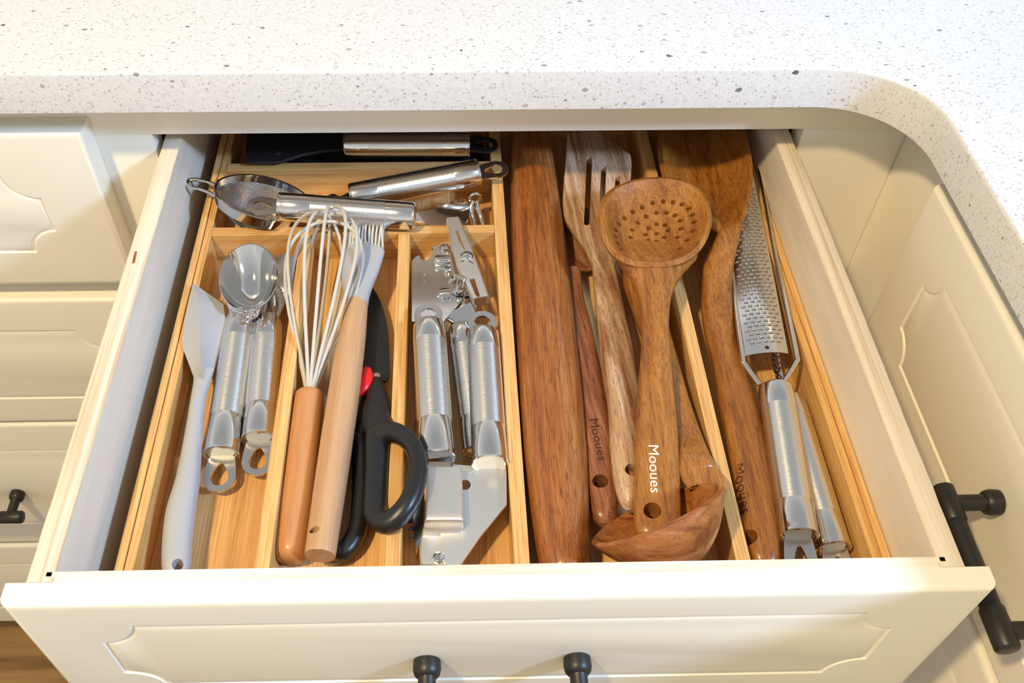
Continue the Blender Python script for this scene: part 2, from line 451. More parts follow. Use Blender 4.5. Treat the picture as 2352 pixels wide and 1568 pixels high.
# ------------------------------------------------------------------ cabinets
LY = 34.15; XR = 54.18
cab = thing('base_cabinet', 'cream painted base cabinet with drawer stack at the left, behind the open drawer', 'cabinet', (10, LY, FL))
g = G()
box(g, -95, XR+1.8, LY, LY+1.9, 1.0, 4.98, 0.04)            # top rail
box(g, -4.62-1.2, -0.5, LY+0.0, LY+1.9, -76, 1.0, 0.04)      # stile left of the opening
box(g, 46.5, XR+1.8, LY, LY+1.9, -76, 1.0, 0.04)
box(g, -0.5, 46.5, LY, LY+1.9, -15.2, -11.9, 0.04)           # rail under the opening
box(g, -95, -5.8, LY, LY+1.9, -76, -1.0+2, 0.04)
g.build('face_frame', cream, cab)
g = G()
box(g, -2.6, -1.2, LY+1.9, 92, -76, 4.9, 0); box(g, 47.2, 48.6, LY+1.9, 92, -76, 4.9, 0); box(g, -1.2, 47.2, 90.6, 92, -76, 4.9, 0)
box(g, -1.2, 47.2, LY+1.9, 90.6, -77, -75.6, 0); box(g, -1.2, 47.2, LY, LY+0.8, -76, -15.2, 0)
box(g, -95, -2.6, 90.6, 92, -76, 4.9, 0)
g.build('carcass', interior, cab)
g = G(); box(g, -95, XR+1.8, LY+6, LY+7.5, FL+0.1, -76, 0); g.build('toe_kick', cream, cab)
DX0, DX1 = -62.0, -4.55
for (z1, z0, my) in ((2.55, -12.35, 3.6), (-14.1, -31.05, 3.7), (-31.45, -54.4, 4.2), (-55.2, -75.5, 4.2)):
    d = panel_front('drawer_front', cream, cab, (DX0, LY-0.02, z0), (1, 0, 0), (0, 0, 1), (0, -1, 0), DX1-DX0, z1-z0, 1.8, (4.7 if z1 > -30 else 4.7, my), r=2.2)
    if z1 == -31.45: bar_pull(d, (-33.6, LY-1.8, -43.6), (1, 0, 0), (0, -1, 0))

crn = thing('corner_cabinet', 'cream painted cabinet on the right, at a right angle to the open drawer', 'cabinet', (XR+20, 0, FL))
g = G(); box(g, XR, XR+1.9, -90, LY-0.07, -76, 4.98, 0.03)
g.build('face_frame', cream, crn)
g = G(); box(g, XR+1.9, XR+55, -90, 92, -76, 4.9, 0); g.build('carcass', interior, crn)
FY1 = 25.9; FY0 = -24.0
for (z1, z0, my) in ((2.6, -12.3, 3.35), (-12.75, -74, 3.6)):
    d = panel_front('drawer_front' if z1 > 0 else 'door', cream, crn, (XR+0.02, FY1, z0), (0, -1, 0), (0, 0, 1), (-1, 0, 0), FY1-FY0, z1-z0, 1.8, (3.95, my), r=1.95)
    if z1 > 0: bar_pull(d, (XR-1.8, 6.45, -4.85), (0, -1, 0), (-1, 0, 0), 9.9, 7.7)

# countertop
g0 = bmesh.new(); pts = [(-95, 31.12), (44.9, 31.12)]
for k in range(1, 17):
    a = PI/2 - PI/2*k/17; e = 2.15
    pts.append((44.9+6.28*abs(math.cos(a))**(2/e), 24.84+6.28*abs(math.sin(a))**(2/e)))
pts += [(51.18, 24.84), (51.18, -90), (118, -90), (118, 93), (-95, 93)]
fa = g0.faces.new([g0.verts.new((x, y, 8)) for x, y in pts])
ex = bmesh.ops.extrude_face_region(g0, geom=[fa]); ev = [v for v in ex['geom'] if isinstance(v, bmesh.types.BMVert)]
for v in ev: v.co.z = 5.0
ed = [e for e in g0.edges if abs(e.verts[0].co.z-e.verts[1].co.z) < 0.01 and e.is_manifold and e.calc_face_angle(0) > 1]
bmesh.ops.bevel(g0, geom=[e for e in ed if e.verts[0].co.z > 7], offset=0.22, segments=3, profile=0.5, affect='EDGES')
g0.verts.index_update()
g = G(); g.add([v.co.copy() for v in g0.verts], [[v.index for v in f.verts] for f in g0.faces]); g0.free()
meta(g.build('countertop', quartz_m, None, True, (10, 60, 5)), 'white speckled quartz worktop with rounded inner corner over the cabinets', 'countertop')

# ------------------------------------------------------------------ the open drawer
W = 46.0; BZ = -7.55          # upper face of the drawer bottom
dr = thing('drawer', 'open cream fronted drawer with pale plywood sides, pulled out full of utensils', 'drawer', (W/2, 16, BZ-1))
BK = 55.0
TL = 1.3
for x0, x1 in ((0, TL), (W-TL, W)):
    g = G(); box(g, x0+0.0, x1-0.0, 0.02, BK, -11.0, -0.12, 0); sp = g.build('side_panel', ply_y, dr, False)
    g = G()
    # worn plywood edge on top, slightly uneven
    b = bmesh.new(); NN = 60; rnd = random.Random(int(x0)+3); vv = []
    for i in range(NN+1):
        y = 0.02+(BK-0.02)*i/NN; w1 = rnd.uniform(-.02, .02); w2 = rnd.uniform(-.02, .02)
        vv.append([(x0-0.0+w1*.4, y, -0.13), (x0+0.02+w1, y, -0.05), (x0+0.14, y, 0), (x1-0.14, y, 0), (x1-0.02+w2, y, -0.05), (x1+w2*.4, y, -0.13)])
    b.free(); v = [p for r in vv for p in r]; f = []
    for i in range(NN):
        for j in range(6): f.append([i*6+j, i*6+(j+1) % 6, (i+1)*6+(j+1) % 6, (i+1)*6+j])
    f += [[5, 4, 3, 2, 1, 0], [NN*6+j for j in range(6)]]
    g.add(v, f); g.build('top_edge', ply_edge, sp)
    if x0 == 0:
        g = G(); prism(g, [U(x, y, z=0.012) for x, y in ((309, 577), (315, 577), (310, 603), (303, 605))], Vector((0, 0, -.1))); g.build('split_knot', acacia_dark, sp, False)
g = G(); box(g, TL-0.45, W-TL+0.45, 0.28, 0.58, -11, -0.0, 0.04); box(g, TL, W-TL, 0.0, 0.3, -11, -0.015, 0.04)
g.build('front_board', ply_x, dr, False)
g = G(); box(g, TL, W-TL, BK-1.3, BK, -11, -1.5, 0.05); g.build('back_board', ply_x, dr, False)
g = G(); box(g, TL, W-TL, 0.58, BK-1.3, BZ-0.6, BZ, 0); g.build('bottom_board', ply_bottom, dr, False)
# front: 47.8 wide
df = panel_front('drawer_front', cream, dr, (-0.95, 0.0, -12.75), (1, 0, 0), (0, 0, 1), (0, -1, 0), 48.1, 12.75, 1.22, (3.65, 2.4), r=1.9)
bar_pull(df, (19.24, -1.2, -7.4), (1, 0, 0), (0, -1, 0))
# ------------------------------------------------------------------ bamboo organizer
OT = -4.15; OF = -6.65
org = thing('drawer_organizer', 'bamboo drawer organizer with long bays and cross bays filling the drawer', 'organizer', (W/2, 20, BZ+0.02))
def wall(x0, x1, y0, y1, top=OT, bot=OF, name='side_wall', mat=bamboo_y):
    g = G(); box(g, x0, x1, y0, y1, bot-0.02, top, 0.07); return g.build(name, mat, org, False)
Y0 = 0.9; Y1 = 45.0
wall(2.45, 2.93, Y0, Y1, bot=BZ+0.05); wall(2.98, 3.5, Y0, Y1, top=OT-.03, bot=BZ+0.05); wall(24.02, 24.88, Y0, Y1, bot=BZ+0.05)
wall(9.95, 10.80, Y0+.95, 29.1, name='divider'); wall(17.03, 17.86, Y0+.95, 29.1, name='divider')
wall(36.1, 36.92, Y0, Y1, name='divider', bot=BZ+0.4); wall(43.6, 44.12, Y0, Y1, top=OT-.02, bot=BZ+0.05); wall(44.16, 44.62, Y0, Y1, bot=BZ+0.05)
wall(3.5, 24.02, 29.12, 29.95, name='cross_divider', mat=bamboo_x); wall(3.5, 24.02, 36.55, 37.35, name='cross_divider', mat=bamboo_x)
wall(3.5, 24.02, Y0, Y0+0.95, name='front_wall', mat=bamboo_x); wall(24.88, 43.6, Y0, Y0+0.95, name='front_wall', mat=bamboo_x, bot=BZ+.4)
wall(3.5, 24.02, Y1-0.9, Y1, name='back_wall', mat=bamboo_x); wall(24.88, 43.6, Y1-0.9, Y1, name='back_wall', mat=bamboo_x, bot=BZ+.4)
g = G(); box(g, 3.5, 24.02, Y0, Y1, OF-0.6, OF, 0); g.build('floor_panel', bamboo_floor, org, False)
RF = OF-0.35
g = G(); box(g, 24.88, 43.6, Y0, Y1, RF-0.45, RF, 0); g.build('floor_panel', bamboo_floor, org, False)

# ------------------------------------------------------------------ steel gadgets with tube handles
def gadget_handle(t, A, B, r=1.07, c0=0.19, c1=0.24, mat=brushed, taper=0.0):
    """A = head end, B = loop end (axis points, cm)"""
    A, B = Vector(A), Vector(B); L = (B-A).length; a, b = L*c0, L*(1-c1)
    q = r*(1-taper)
    g = G(); lathe(g, A, B, [(a-0.02, r*.9), (a, r*.995), (b, r*.995), (b+.02, r*.9)], 40); h = g.build('handle', mat, t)
    g = G(); lathe(g, A, B, [(0, q*.55), (0.02, q*.80), (.12, q*.93), (.26, q*.975), (a, r), (a+.03, r*.985)], 40); g.build('collar', polished, t)
    g = G(); lathe(g, A, B, [(b-.03, r*.985), (b, r), (L-.30, r), (L-.26, r*.985), (L-.2, r*.985), (L-.17, r*1.03), (L-.06, r*1.03), (L-.02, r*.99), (L-.01, r*.85), (L-.10, r*.80), (L-.10, 0.01)], 40)
    g.build('collar', polished, t); return h
def hang_loop(t, B, d, w=1.95, L=2.35, up=Vector((0, 0, 1)), thick=0.16, mat=satin, dz=0.0, name='hanging_loop'):
    """flat eyelet that leaves the handle end B in direction d"""
    d = Vector(d).normalized(); s = d.cross(up).normalized(); n = s.cross(d); B = Vector(B)+n*(thick/2+dz)
    o_, i_ = [], []; N = 40; hw = w/2
    for k in range(N):
        th = 2*PI*k/N; c, sn = math.cos(th), math.sin(th)
        # outer: round far end, squared root
        x = (L-hw)+hw*c if c > 0 else (L-hw)*(1+c*1.10); y = hw*sn*(1 if c > 0 else 1-0.16*min(1, -c*1.4))
        if c <= 0: y = math.copysign(hw*min(1, abs(sn)**0.18)*(1+0.12*c), sn) if abs(sn) > 1e-3 else 0
        o_.append(B+d*x+s*y)
        r2 = hw*0.56
        if c > 0: xi, yi = (L-hw)+r2*c, r2*sn
        else: xi = (L-hw)+(L-hw-0.42)*c; yi = r2*sn*(1-0.35*abs(c))
        i_.append(B+d*xi+s*yi)
    g = G(); ringplate(g, o_, i_, -n*thick); return g.build(name, mat, t)

# --- ice cream scoop
A = U(553, 728, z=-5.0); B = U(508, 1046, z=-5.42)
t = thing('ice_cream_scoop', 'steel ice cream scoop with shiny round bowl and tube handle beside the white spatula', 'scoop', (B.x, B.y, OF), math.atan2(-(A-B).x, (A-B).y))
gadget_handle(t, A, B); hang_loop(t, B, (B-A)+Vector((0, 0, -0.5)), dz=-0.25)
pts = []
cpx, cpy = 570, 636
for k in range(56):
    th = 2*PI*k/56; rx, ry = 66.5, 77
    px, py = cpx+rx*math.sin(th)+ (6*math.cos(th)), cpy-ry*math.cos(th)*(1.0)
    pts.append(U(px, py, z=-2.9+0.25*math.cos(th)))
C = sum(pts, Vector())/56
g = G(); bowl(g, pts, C, Vector((0, 0, 1)), 2.0, 0.13, 12, 2.3, 0.05); g.build('bowl', mirror, t)
g = G()                       # serrated lip
for k in range(-9, 10):
    i = k % 56; p = pts[i]; d = (p-C); d.z = 0; d.normalize(); sd = Vector((-d.y, d.x, 0))
    prism(g, [p-sd*.13-d*.05, p+d*.10, p+sd*.13-d*.05], Vector((0, 0, -.12)))
g.build('serrated_lip', mirror, t)
n1 = [U(x, y, z=zz) for x, y, zz in ((520, 694, -3.2), (528, 718, -4.1), (534, 735, -4.6), (572, 735, -4.6), (592, 722, -4.1), (603, 694, -3.2), (585, 702, -3.6), (560, 708, -3.8), (538, 704, -3.6))]
g = G(); prism(g, n1, Vector((0, 0, -.22)), 0.04); g.build('neck', mirror, t)
for px, py in ((554, 710), (580, 714)):
    p = U(px, py, z=-3.85); g = G(); lathe(g, p-Vector((0, 0, .2)), p+Vector((0, -.08, .25)), [(0, .22), (.25, .22), (.38, .15), (.42, .03)], 16); g.build('rivet', mirror, t)

# --- pizza cutter behind it
A = U(614, 735, z=-5.45); B = U(594, 1012, z=-5.5)
t = thing('pizza_cutter', 'steel tube handled round cutter lying half hidden between the scoop and the first divider', 'pizza cutter', (B.x, B.y, OF), math.atan2(-(A-B).x, (A-B).y))
gadget_handle(t, A, B, 1.05); hang_loop(t, B, (B-A)+Vector((0, 0, -0.4)), dz=-0.2)
c = U(622, 641, z=-5.2); ax = Vector((-.35, -.1, .93)).normalized(); g = G()
lathe(g, c-ax*.06, c+ax*.06, [(0, 1.2), (.0, 2.2), (.06, 2.3), (.12, 2.2), (.12, 1.0)], 48); g.build('blade', satin, t)
n1 = [U(x, y, z=zz) for x, y, zz in ((598, 728, -4.9), (640, 728, -4.9), (652, 700, -4.8), (668, 668, -4.7), (674, 634, -4.6), (640, 628, -4.6), (620, 640, -4.6), (606, 690, -4.8))]
g = G(); prism(g, n1, Vector((0, 0, -.12)), 0.03); g.build('guard', mirror, t)
g = G(); lathe(g, c, c+ax*.75, [(0, .5), (.6, .5), (.72, .35), (.75, .05)], 20); g.build('axle_cap', mirror, t)

# --- pale silicone spatula
t = thing('spatula', 'pale grey silicone spatula with slanted blade leaning on the left bamboo wall', 'spatula', U(410, 1250, z=OF), 0.0)
rows = []
for px0, px1, py, zc, hh in ((376, 438, 1330, -5.2, .5), (374, 436, 1306, -5.15, .62), (374, 441, 1245, -5.1, .72), (382, 449, 1175, -5.0, .75), (404, 458, 1103, -4.9, .72), (423, 464, 1010, -4.75, .62),
                             (438, 472, 920, -4.55, .5), (445, 484, 872, -4.45, .42), (440, 492, 850, -4.4, .3)):
    a, b = U(px0, py, z=zc), U(px1, py, z=zc); c = (a+b)/2; rows.append((*c, (b-a).length/2, hh, 0))
rows[0] = (*rows[0][:3], rows[0][3]*.55, .3, 0)
g = G(); loft(g, rows, 5, 28, 2.3); h = g.build('handle', silicone, t)
p = U(408, 1296, z=-4.6); g = G(); lathe(g, p-Vector((0, 0, 3)), p+Vector((0, 0, 3)), [(0, .3), (6, .3)], 20); cut(h, g)
ol = [(444, 651, -3.75), (513, 699, -4.25), (520, 745, -4.5), (505, 800, -4.7), (492, 850, -4.75), (482, 880, -4.6), (446, 868, -4.35), (430, 826, -4.15), (420, 800, -4.05), (419, 775, -4.0), (426, 724, -3.9), (436, 680, -3.8)]
P3 = [U(x, y, z=z) for x, y, z in ol]
g = G(); n = len(P3)
# wedge section: thick spine from the neck, thin edges
spine = [U(449, 668, z=-3.8), U(458, 700, z=-3.72), U(462, 760, z=-3.72), U(462, 810, z=-3.8), U(464, 850, z=-3.95), U(464, 872, z=-4.05)]
def nearest(p):
    best = None
    for i in range(len(spine)-1):
        a, b = spine[i], spine[i+1]; q = max(0, min(1, (p-a).dot(b-a)/(b-a).length_squared)); x = a+(b-a)*q
        if best is None or (x-p).length < (best-p).length: best = x
    return best
PP = []
for i in range(n):
    for k in range(6): PP.append(P3[i].lerp(P3[(i+1) % n], k/6))
n = len(PP); NR = 6; v = []; f = []
for sgn in (1, -1):
    for k in range(NR+1):
        u = k/NR
        for p in PP:
            s_ = nearest(p); x = s_.lerp(p, u); x.z += sgn*(0.05+0.20*(1-u)**1.3); v.append(x)
o2 = (NR+1)*n
for k in range(NR):
    for i in range(n):
        j = (i+1) % n; f.append([k*n+i, k*n+j, (k+1)*n+j, (k+1)*n+i]); f.append([o2+k*n+i, o2+(k+1)*n+i, o2+(k+1)*n+j, o2+k*n+j])
for i in range(n):
    j = (i+1) % n; f.append([NR*n+i, NR*n+j, o2+NR*n+j, o2+NR*n+i])
g.add(v, f); g.build('blade', silicone, t, merge=True)

# --- whisk
HB = U(667, 1290, z=-5.62); HT = U(712, 903, z=-4.95); TIP = U(757, 482, z=-2.4)
t = thing('whisk', 'balloon whisk with cream coated wires and orange beech handle beside the first divider', 'whisk', (HB.x, HB.y, OF), math.atan2(-(HT-HB).x, (HT-HB).y))
L = (HT-HB).length
g = G(); lathe(g, HB, HT, [(0, .12), (.02, .45), (.12, .70), (.32, .90), (.6, .99), (1.2, 1.04), (3.5, 1.06), (6.5, 1.02), (L-2.2, .98), (L-.5, .96), (L-.18, .93), (L-.05, .85), (L, .7)], 40)
g.build('handle', beech_warm, t)
axd = (TIP-HT); LW = axd.length; axd.normalize(); s1 = axd.cross(Vector((0, 0, 1))).normalized(); s2 = s1.cross(axd)
for k, (ph, Rm, Lk, off) in enumerate(((2, 3.15, .93, 0), (24, 3.1, .97, .04), (52, 2.95, 1.0, -.03), (84, 2.7, .99, .02), (118, 2.8, .96, -.05), (150, 3.05, .98, .05))):
    ph = math.radians(ph); pts = []; q = s1*math.cos(ph)+s2*math.sin(ph); cr = s1*-math.sin(ph)+s2*math.cos(ph)
    prof = [(-.3, .30+.04*k), (.6, .40), (2.6, .95), (5.2, 1.75), (8.0, 2.5), (10.4, 2.95), (12.3, 3.05), (13.9, 2.75), (15.1, 2.05), (15.8, 1.1), (16.05, 0)]
    Pp = prof+[(a, -b) for a, b in prof[:-1][::-1]]
    for a, b in Pp: pts.append(HT+axd*(a/16.05*LW*Lk)+q*(b/3.05*Rm*.84)+cr*off*b)
    g = G(); tube(g, pts, 0.12, 8, False, 6); g.build('wire', silicone_w, t)

# --- silicone pastry brush
EB = U(735, 1276, z=-4.55); EM = U(786, 920, z=-3.75); ET = U(820, 695, z=-4.1)
t = thing('pastry_brush', 'silicone pastry brush with straight pale beech handle lying across the whisk', 'brush', (EB.x, EB.y, OF), math.atan2(-(ET-EB).x, (ET-EB).y))
rows = []
for q, hw in ((0, .84), (.015, .87), (.1, .90), (.35, .97), (.6, .98), (.8, .93), (.93, .82), (1, .74)):
    c = EB.lerp(ET, q); rows.append((*c, hw, hw*(.97 if q < .8 else .85), 0))
g = G(); loft(g, rows, 4, 36, 2.05); h = g.build('handle', beech, t)
p = U(723, 1216, z=-3.75); d = Vector((.5, .1, 1)).normalized(); g = G(); lathe(g, p-d*2.2, p+d*2, [(0, .2), (4.2, .2)], 18); cut(h, g)
rows = []
for xa, xb, y, z, hh in ((797, 846, 702, -4.1, .60), (792, 849, 682, -4.1, .60), (784, 858, 655, -4.1, .55), (780, 872, 620, -4.05, .50), (783, 881, 590, -4.0, .47), (793, 886, 571, -3.95, .40), (808, 882, 561, -3.95, .2)):
    a, b = U(xa, y, z=z), U(xb, y-(xb-xa)*.06, z=z); c = (a+b)/2; rows.append((*c, (b-a).length/2, hh, 0))
g = G(); loft(g, rows, 4, 30, 2.4); g.build('head', silicone, t)
g = G(); rnd = random.Random(5)
for row in range(3):
    for k in range(11):
        q = k/10; bx = 800+q*78+rnd.uniform(-2, 2); by = 584-q*16-row*2
        tx = 812+q*72+rnd.uniform(-3, 3)+row*2; ty = 482+q*10+rnd.uniform(-7, 7)+row*3
        a = U(bx, by, z=-3.75-.2*row); b = U((bx+tx)/2+rnd.uniform(-2, 2)-3, (by+ty)/2, z=-3.5-.17*row); c = U(tx, ty, z=-3.2-.2*row)
        tube(g, [a, b, c], .085, 6, False, 4)
bb = g.build('bristles', silicone_w, t); bb['kind'] = 'stuff'

# --- kitchen scissors
t = thing('kitchen_scissors', 'black handled kitchen scissors with red detail under the pastry brush', 'scissors', U(870, 1100, z=OF))
def loop_tube(name, pts, hw, hh, mat, e=2.2, k=5):
    g = G(); loft(g, [(*U(x, y, z=z), hw*(w if True else 1), hh, 0) for x, y, z, w in pts], k, 20, e, True); return g.build(name, mat, t)
loop_tube('handle', [(868, 1000, -4.1, 1.35), (905, 992, -3.5, 1.05), (945, 1020, -3.1, .95), (961, 1065, -3.0, .95), (953, 1120, -3.0, 1.0), (928, 1170, -3.2, 1.05), (890, 1200, -3.7, 1.15), (864, 1180, -4.1, 1.25), (864, 1130, -4.3, 1.25), (866, 1060, -4.2, 1.25)], .56, .62, black_rubber)
loop_tube('handle', [(826, 1010, -5.7, 1.1), (830, 1080, -5.7, 1.1), (829, 1150, -5.7, 1.1), (820, 1220, -5.75, 1.1), (790, 1266, -5.8, 1.1), (757, 1250, -5.85, 1.0), (752, 1190, -5.85, .9), (765, 1110, -5.85, .9), (790, 1035, -5.8, .9)], .5, .62, black_rubber)
rows = [(*U(x, y, z=z), w, h_, 0) for x, y, z, w, h_ in ((864, 872, -5.3, .3, .3), (865, 890, -5.2, .55, .42), (868, 925, -5.0, .80, .5), (868, 965, -4.6, .95, .55), (882, 1003, -4.0, .9, .5))]
g = G(); loft(g, rows, 4, 22, 2.3); g.build('shank', black_rubber, t)
rows = [(*U(x, y, z=z), w, h_, 0) for x, y, z, w, h_ in ((850, 880, -5.9, .3, .3), (845, 930, -5.8, .6, .45), (836, 975, -5.75, .6, .5), (828, 1015, -5.7, .55, .5))]
g = G(); loft(g, rows, 4, 22, 2.3); g.build('shank', black_rubber, t)
rows = [(*U(x, y, z=z), w, h_, 0) for x, y, z, w, h_ in ((846, 847, -5.3, .12, .2), (843, 854, -5.2, .36, .36), (842, 874, -5.1, .44, .42), (834, 893, -5.15, .40, .4), (824, 908, -5.3, .2, .25))]
g = G(); loft(g, rows, 4, 18, 2.4); g.build('thumb_catch', red_plastic, t)
for nm, ol, z, th in (('blade', [(850, 660), (862, 668), (880, 706), (891, 760), (894, 826), (893, 868), (872, 876), (850, 880), (835, 840), (838, 760), (842, 700)], -5.6, .28),
                      ('blade', [(846, 655), (856, 668), (868, 720), (872, 800), (866, 872), (840, 885), (822, 850), (830, 740)], -5.95, .25)):
    g = G(); prism(g, smooth_outline([U(x, y, z=z) for x, y in ol], 3), Vector((0, 0, -th)), .05); g.build(nm, black_rubber, t)
p = U(864, 868, z=-5.6); g = G(); lathe(g, p, p+Vector((0, 0, .35)), [(0, .32), (.25, .30), (.33, .18), (.35, .02)], 20); g.build('pivot_screw', satin, t)

# --- can opener (under the garlic press)
t = thing('can_opener', 'steel can opener with long turning key and bottle notch above the garlic press handles', 'can opener', U(1030, 800, z=OF))
def tubeh(A, B, r):
    gadget_handle(t, A, B, r)
tubeh(U(984, 742, z=-5.55), U(990, 1052, z=-5.6), 1.0)
tubeh(U(1060, 752, z=-5.2), U(1098, 1040, z=-5.6), .95)
pl = [(946, 738), (946, 600), (950, 594), (957, 588), (963, 586), (967, 595), (974, 598), (981, 597), (988, 592), (993, 583), (995, 573), (991, 567), (1003, 565), (1022, 560), (1036, 575), (1048, 640), (1060, 690), (1045, 705), (1020, 738)]
P3 = [U(x, y, z=-4.45) for x, y in pl]; g = G(); prism(g, P3, Vector((0, 0, -.16)), .0); plate = g.build('bottle_opener_plate', polished, t, False)
lettering('TUHA', U(968, 652, z=-4.45), U(970, 625, z=-4.45), .36, satin, t, plate, .008)
g = G(); tube(g, [U(x, y, z=-4.44) for x, y in ((973, 649), (978, 643), (975, 636), (978, 630), (973, 631))], .025, 6, False, 3); g.build('stamped_mark', satin, t)
P3 = [U(x, y, z=-4.75) for x, y in [(1004, 600), (1040, 575), (1070, 640), (1086, 694), (1060, 720), (1034, 726), (1020, 690)]]
g = G(); prism(g, P3, Vector((0, 0, -.16)), .0); g.build('cutting_plate', satin, t, False)
for (x, y, r, h_, z) in ((1022, 571, .36, .3, -4.45), (1024, 677, .52, .28, -4.45), (1026, 625, .2, .3, -4.45), (1070, 668, .42, .3, -4.6)):
    p = U(x, y, z=z); g = G(); lathe(g, p, p+Vector((0, 0, h_)), [(0, r*1.15), (.06, r*1.15), (.08, r), (h_*.75, r*.92), (h_*.95, r*.6), (h_, .02)], 24); g.build('rivet', mirror, t)
g = G(); a, b = U(998, 599, z=-4.2), U(1034, 599, z=-4.2); loft(g, [(*a, .30, .28, 0), (*a.lerp(b, .08), .36, .32, 0), (*a.lerp(b, .92), .36, .32, 0), (*b, .30, .28, 0)], 1, 16, 4); g.build('guide_block', mirror, t)
for (x, y, r, z, ax) in ((1050, 672, .62, -4.35, (.25, .2, 1)), (1042, 640, .5, -4.3, (-.5, .2, 1))):
    c = U(x, y, z=z); ax = Vector(ax).normalized(); g = G(); s_ = ax.cross(Vector((0, 1, 0))).normalized(); u_ = s_.cross(ax); ol = []
    for k in range(36): th = 2*PI*k/36; rr = r*(1.0 if k % 2 else .84); ol.append(c+s_*rr*math.cos(th)+u_*rr*math.sin(th))
    prism(g, ol, -ax*.3); g.build('gear_wheel', mirror, t, False)
c = U(1052, 672, z=-4.3); g = G(); lathe(g, c, c+Vector((.25, .25, 1.3)), [(0, .42), (.35, .42), (.36, .3), (1.3, .28)], 20); g.build('spindle', mirror, t)
# the turning key: folded channel
z0 = -3.3; kk = [U(1025, 500, z=z0+.3), U(1055, 497, z=z0+.3), U(1124, 679, z=z0), U(1088, 684, z=z0)]
kl = [kk[0], U(1048, 592, z=z0+.15), kk[3]]; kr = [kk[1], U(1090, 582, z=z0+.15), kk[2]]
v = []; f = []; NS = 24
for i in range(NS+1):
    q = i/NS; a = Vector(catmull([tuple(x) for x in kl], NS)[min(2*i, 2*NS)]); b = Vector(catmull([tuple(x) for x in kr], NS)[min(2*i, 2*NS)])
    d = (b-a).normalized()
    sec = [a+Vector((0, 0, -.75)), a+Vector((0, 0, -.12)), a+d*.12, b-d*.12, b+Vector((0, 0, -.12)), b+Vector((0, 0, -.75)),
           b+Vector((0, 0, -.75))-d*.1, b+Vector((0, 0, -.16))-d*.1, b-d*.18+Vector((0, 0, -.1)), a+d*.18+Vector((0, 0, -.1)), a+Vector((0, 0, -.16))+d*.1, a+Vector((0, 0, -.75))+d*.1]
    v += sec
for i in range(NS):
    for j in range(12): f.append([i*12+j, i*12+(j+1) % 12, (i+1)*12+(j+1) % 12, (i+1)*12+j])
f += [list(range(12))[::-1], [NS*12+j for j in range(12)]]
g = G(); g.add(v, f); key = g.build('turning_key', bright_satin, t)
g = G()
for ol in ([(1045, 514), (1051, 513), (1058, 530), (1069, 556), (1066, 557), (1053, 534)], [(1078, 621), (1090, 619), (1096, 637), (1103, 657), (1099, 661), (1092, 655)],
           [(1056, 584), (1063, 578), (1072, 576), (1083, 580), (1090, 588), (1080, 583), (1070, 581)]):
    prism(g, [U(x, y, z=z0+.9) for x, y in ol], Vector((0, 0, -1.25)))
cut(key, g)
p = U(1072, 592, z=z0-.02); g = G(); lathe(g, p, p+Vector((0, 0, .42)), [(0, .5), (.15, .5), (.3, .40), (.40, .2), (.42, .02)], 28); g.build('key_boss', mirror, t)
g = G(); prism(g, [U(x, y, z=z) for x, y, z in ((1020, 722, -4.5), (1086, 690, -4.3), (1096, 702, -4.35), (1078, 752, -4.5), (1044, 752, -4.6), (1042, 738, -4.6))], Vector((0, 0, -.5)), .06); g.build('neck', mirror, t)

# --- garlic press
t = thing('garlic_press', 'steel garlic press with two tube handles and square press plate nearest the drawer front', 'garlic press', U(1060, 1180, z=OF))
A1 = U(1003, 1056, z=-4.05); B1 = U(985, 745, z=-3.75); A2 = U(1126, 1068, z=-4.2); B2 = U(1109, 763, z=-3.9)
def press_handle(A, B, r):
    A, B = Vector(A), Vector(B); L = (B-A).length
    gadget_handle(t, B, A, r, .16, .245)
    d = (B-A).normalized(); hang_loop(t, B-d*.05, d, 1.9, 1.75, dz=.1)
press_handle(A1, B1, 1.09); press_handle(A2, B2, 1.06)
lp = [(1012, 1064), (1042, 1066), (1163, 1076), (1164, 1158), (1105, 1228), (1056, 1299), (1030, 1300), (1012, 1280)]
g = G(); prism(g, [U(x, y, z=-4.75) for x, y in lp], Vector((0, 0, -.2)), .0); lv = g.build('lever_plate', bright_satin, t, False)
p = U(1068, 1114, z=-4.8); g = G(); lathe(g, p-Vector((0, 0, .6)), p+Vector((0, 0, .6)), [(0, .34), (1.2, .34)], 24); cut(lv, g)
# press arm: flat, step down, foot with rivet
v = []; f = []; hw = 0
prof = [(1072, -3.85, 980, 1061), (1150, -3.8, 978, 1063), (1186, -3.8, 976, 1064), (1197, -3.95, 975, 1064), (1212, -4.5, 972, 1062), (1230, -4.85, 968, 1060), (1240, -4.9, 965, 1058), (1270, -4.9, 963, 1056), (1296, -4.9, 966, 1054)]
pr2 = catmull(prof, 4)
for (y, z, xa, xb) in pr2:
    a, b = U(xa, y, z=z), U(xb, y, z=z); d = (b-a).normalized(); rz = Vector((0, 0, 1))
    drop = .55 if y < 1205 else .1
    v += [a-rz*drop, a-rz*.1, a+d*.1, b-d*.1, b-rz*.1, b-rz*drop, b-rz*drop-d*.09, b-d*.12-rz*.12, a+d*.12-rz*.12, a-rz*drop+d*.09]
N = len(pr2)
for i in range(N-1):
    for j in range(10): f.append([i*10+j, i*10+(j+1) % 10, (i+1)*10+(j+1) % 10, (i+1)*10+j])
f += [list(range(10))[::-1], [(N-1)*10+j for j in range(10)]]
g = G(); g.add(v, f); g.build('press_arm', bright_satin, t)
p = U(1009, 1282, z=-4.92); g = G(); lathe(g, p, p+Vector((0, 0, .22)), [(0, .36), (.14, .36), (.2, .30), (.22, .2), (.12, .16), (.12, .01)], 24); g.build('hinge_rivet', mirror, t)
g = G()
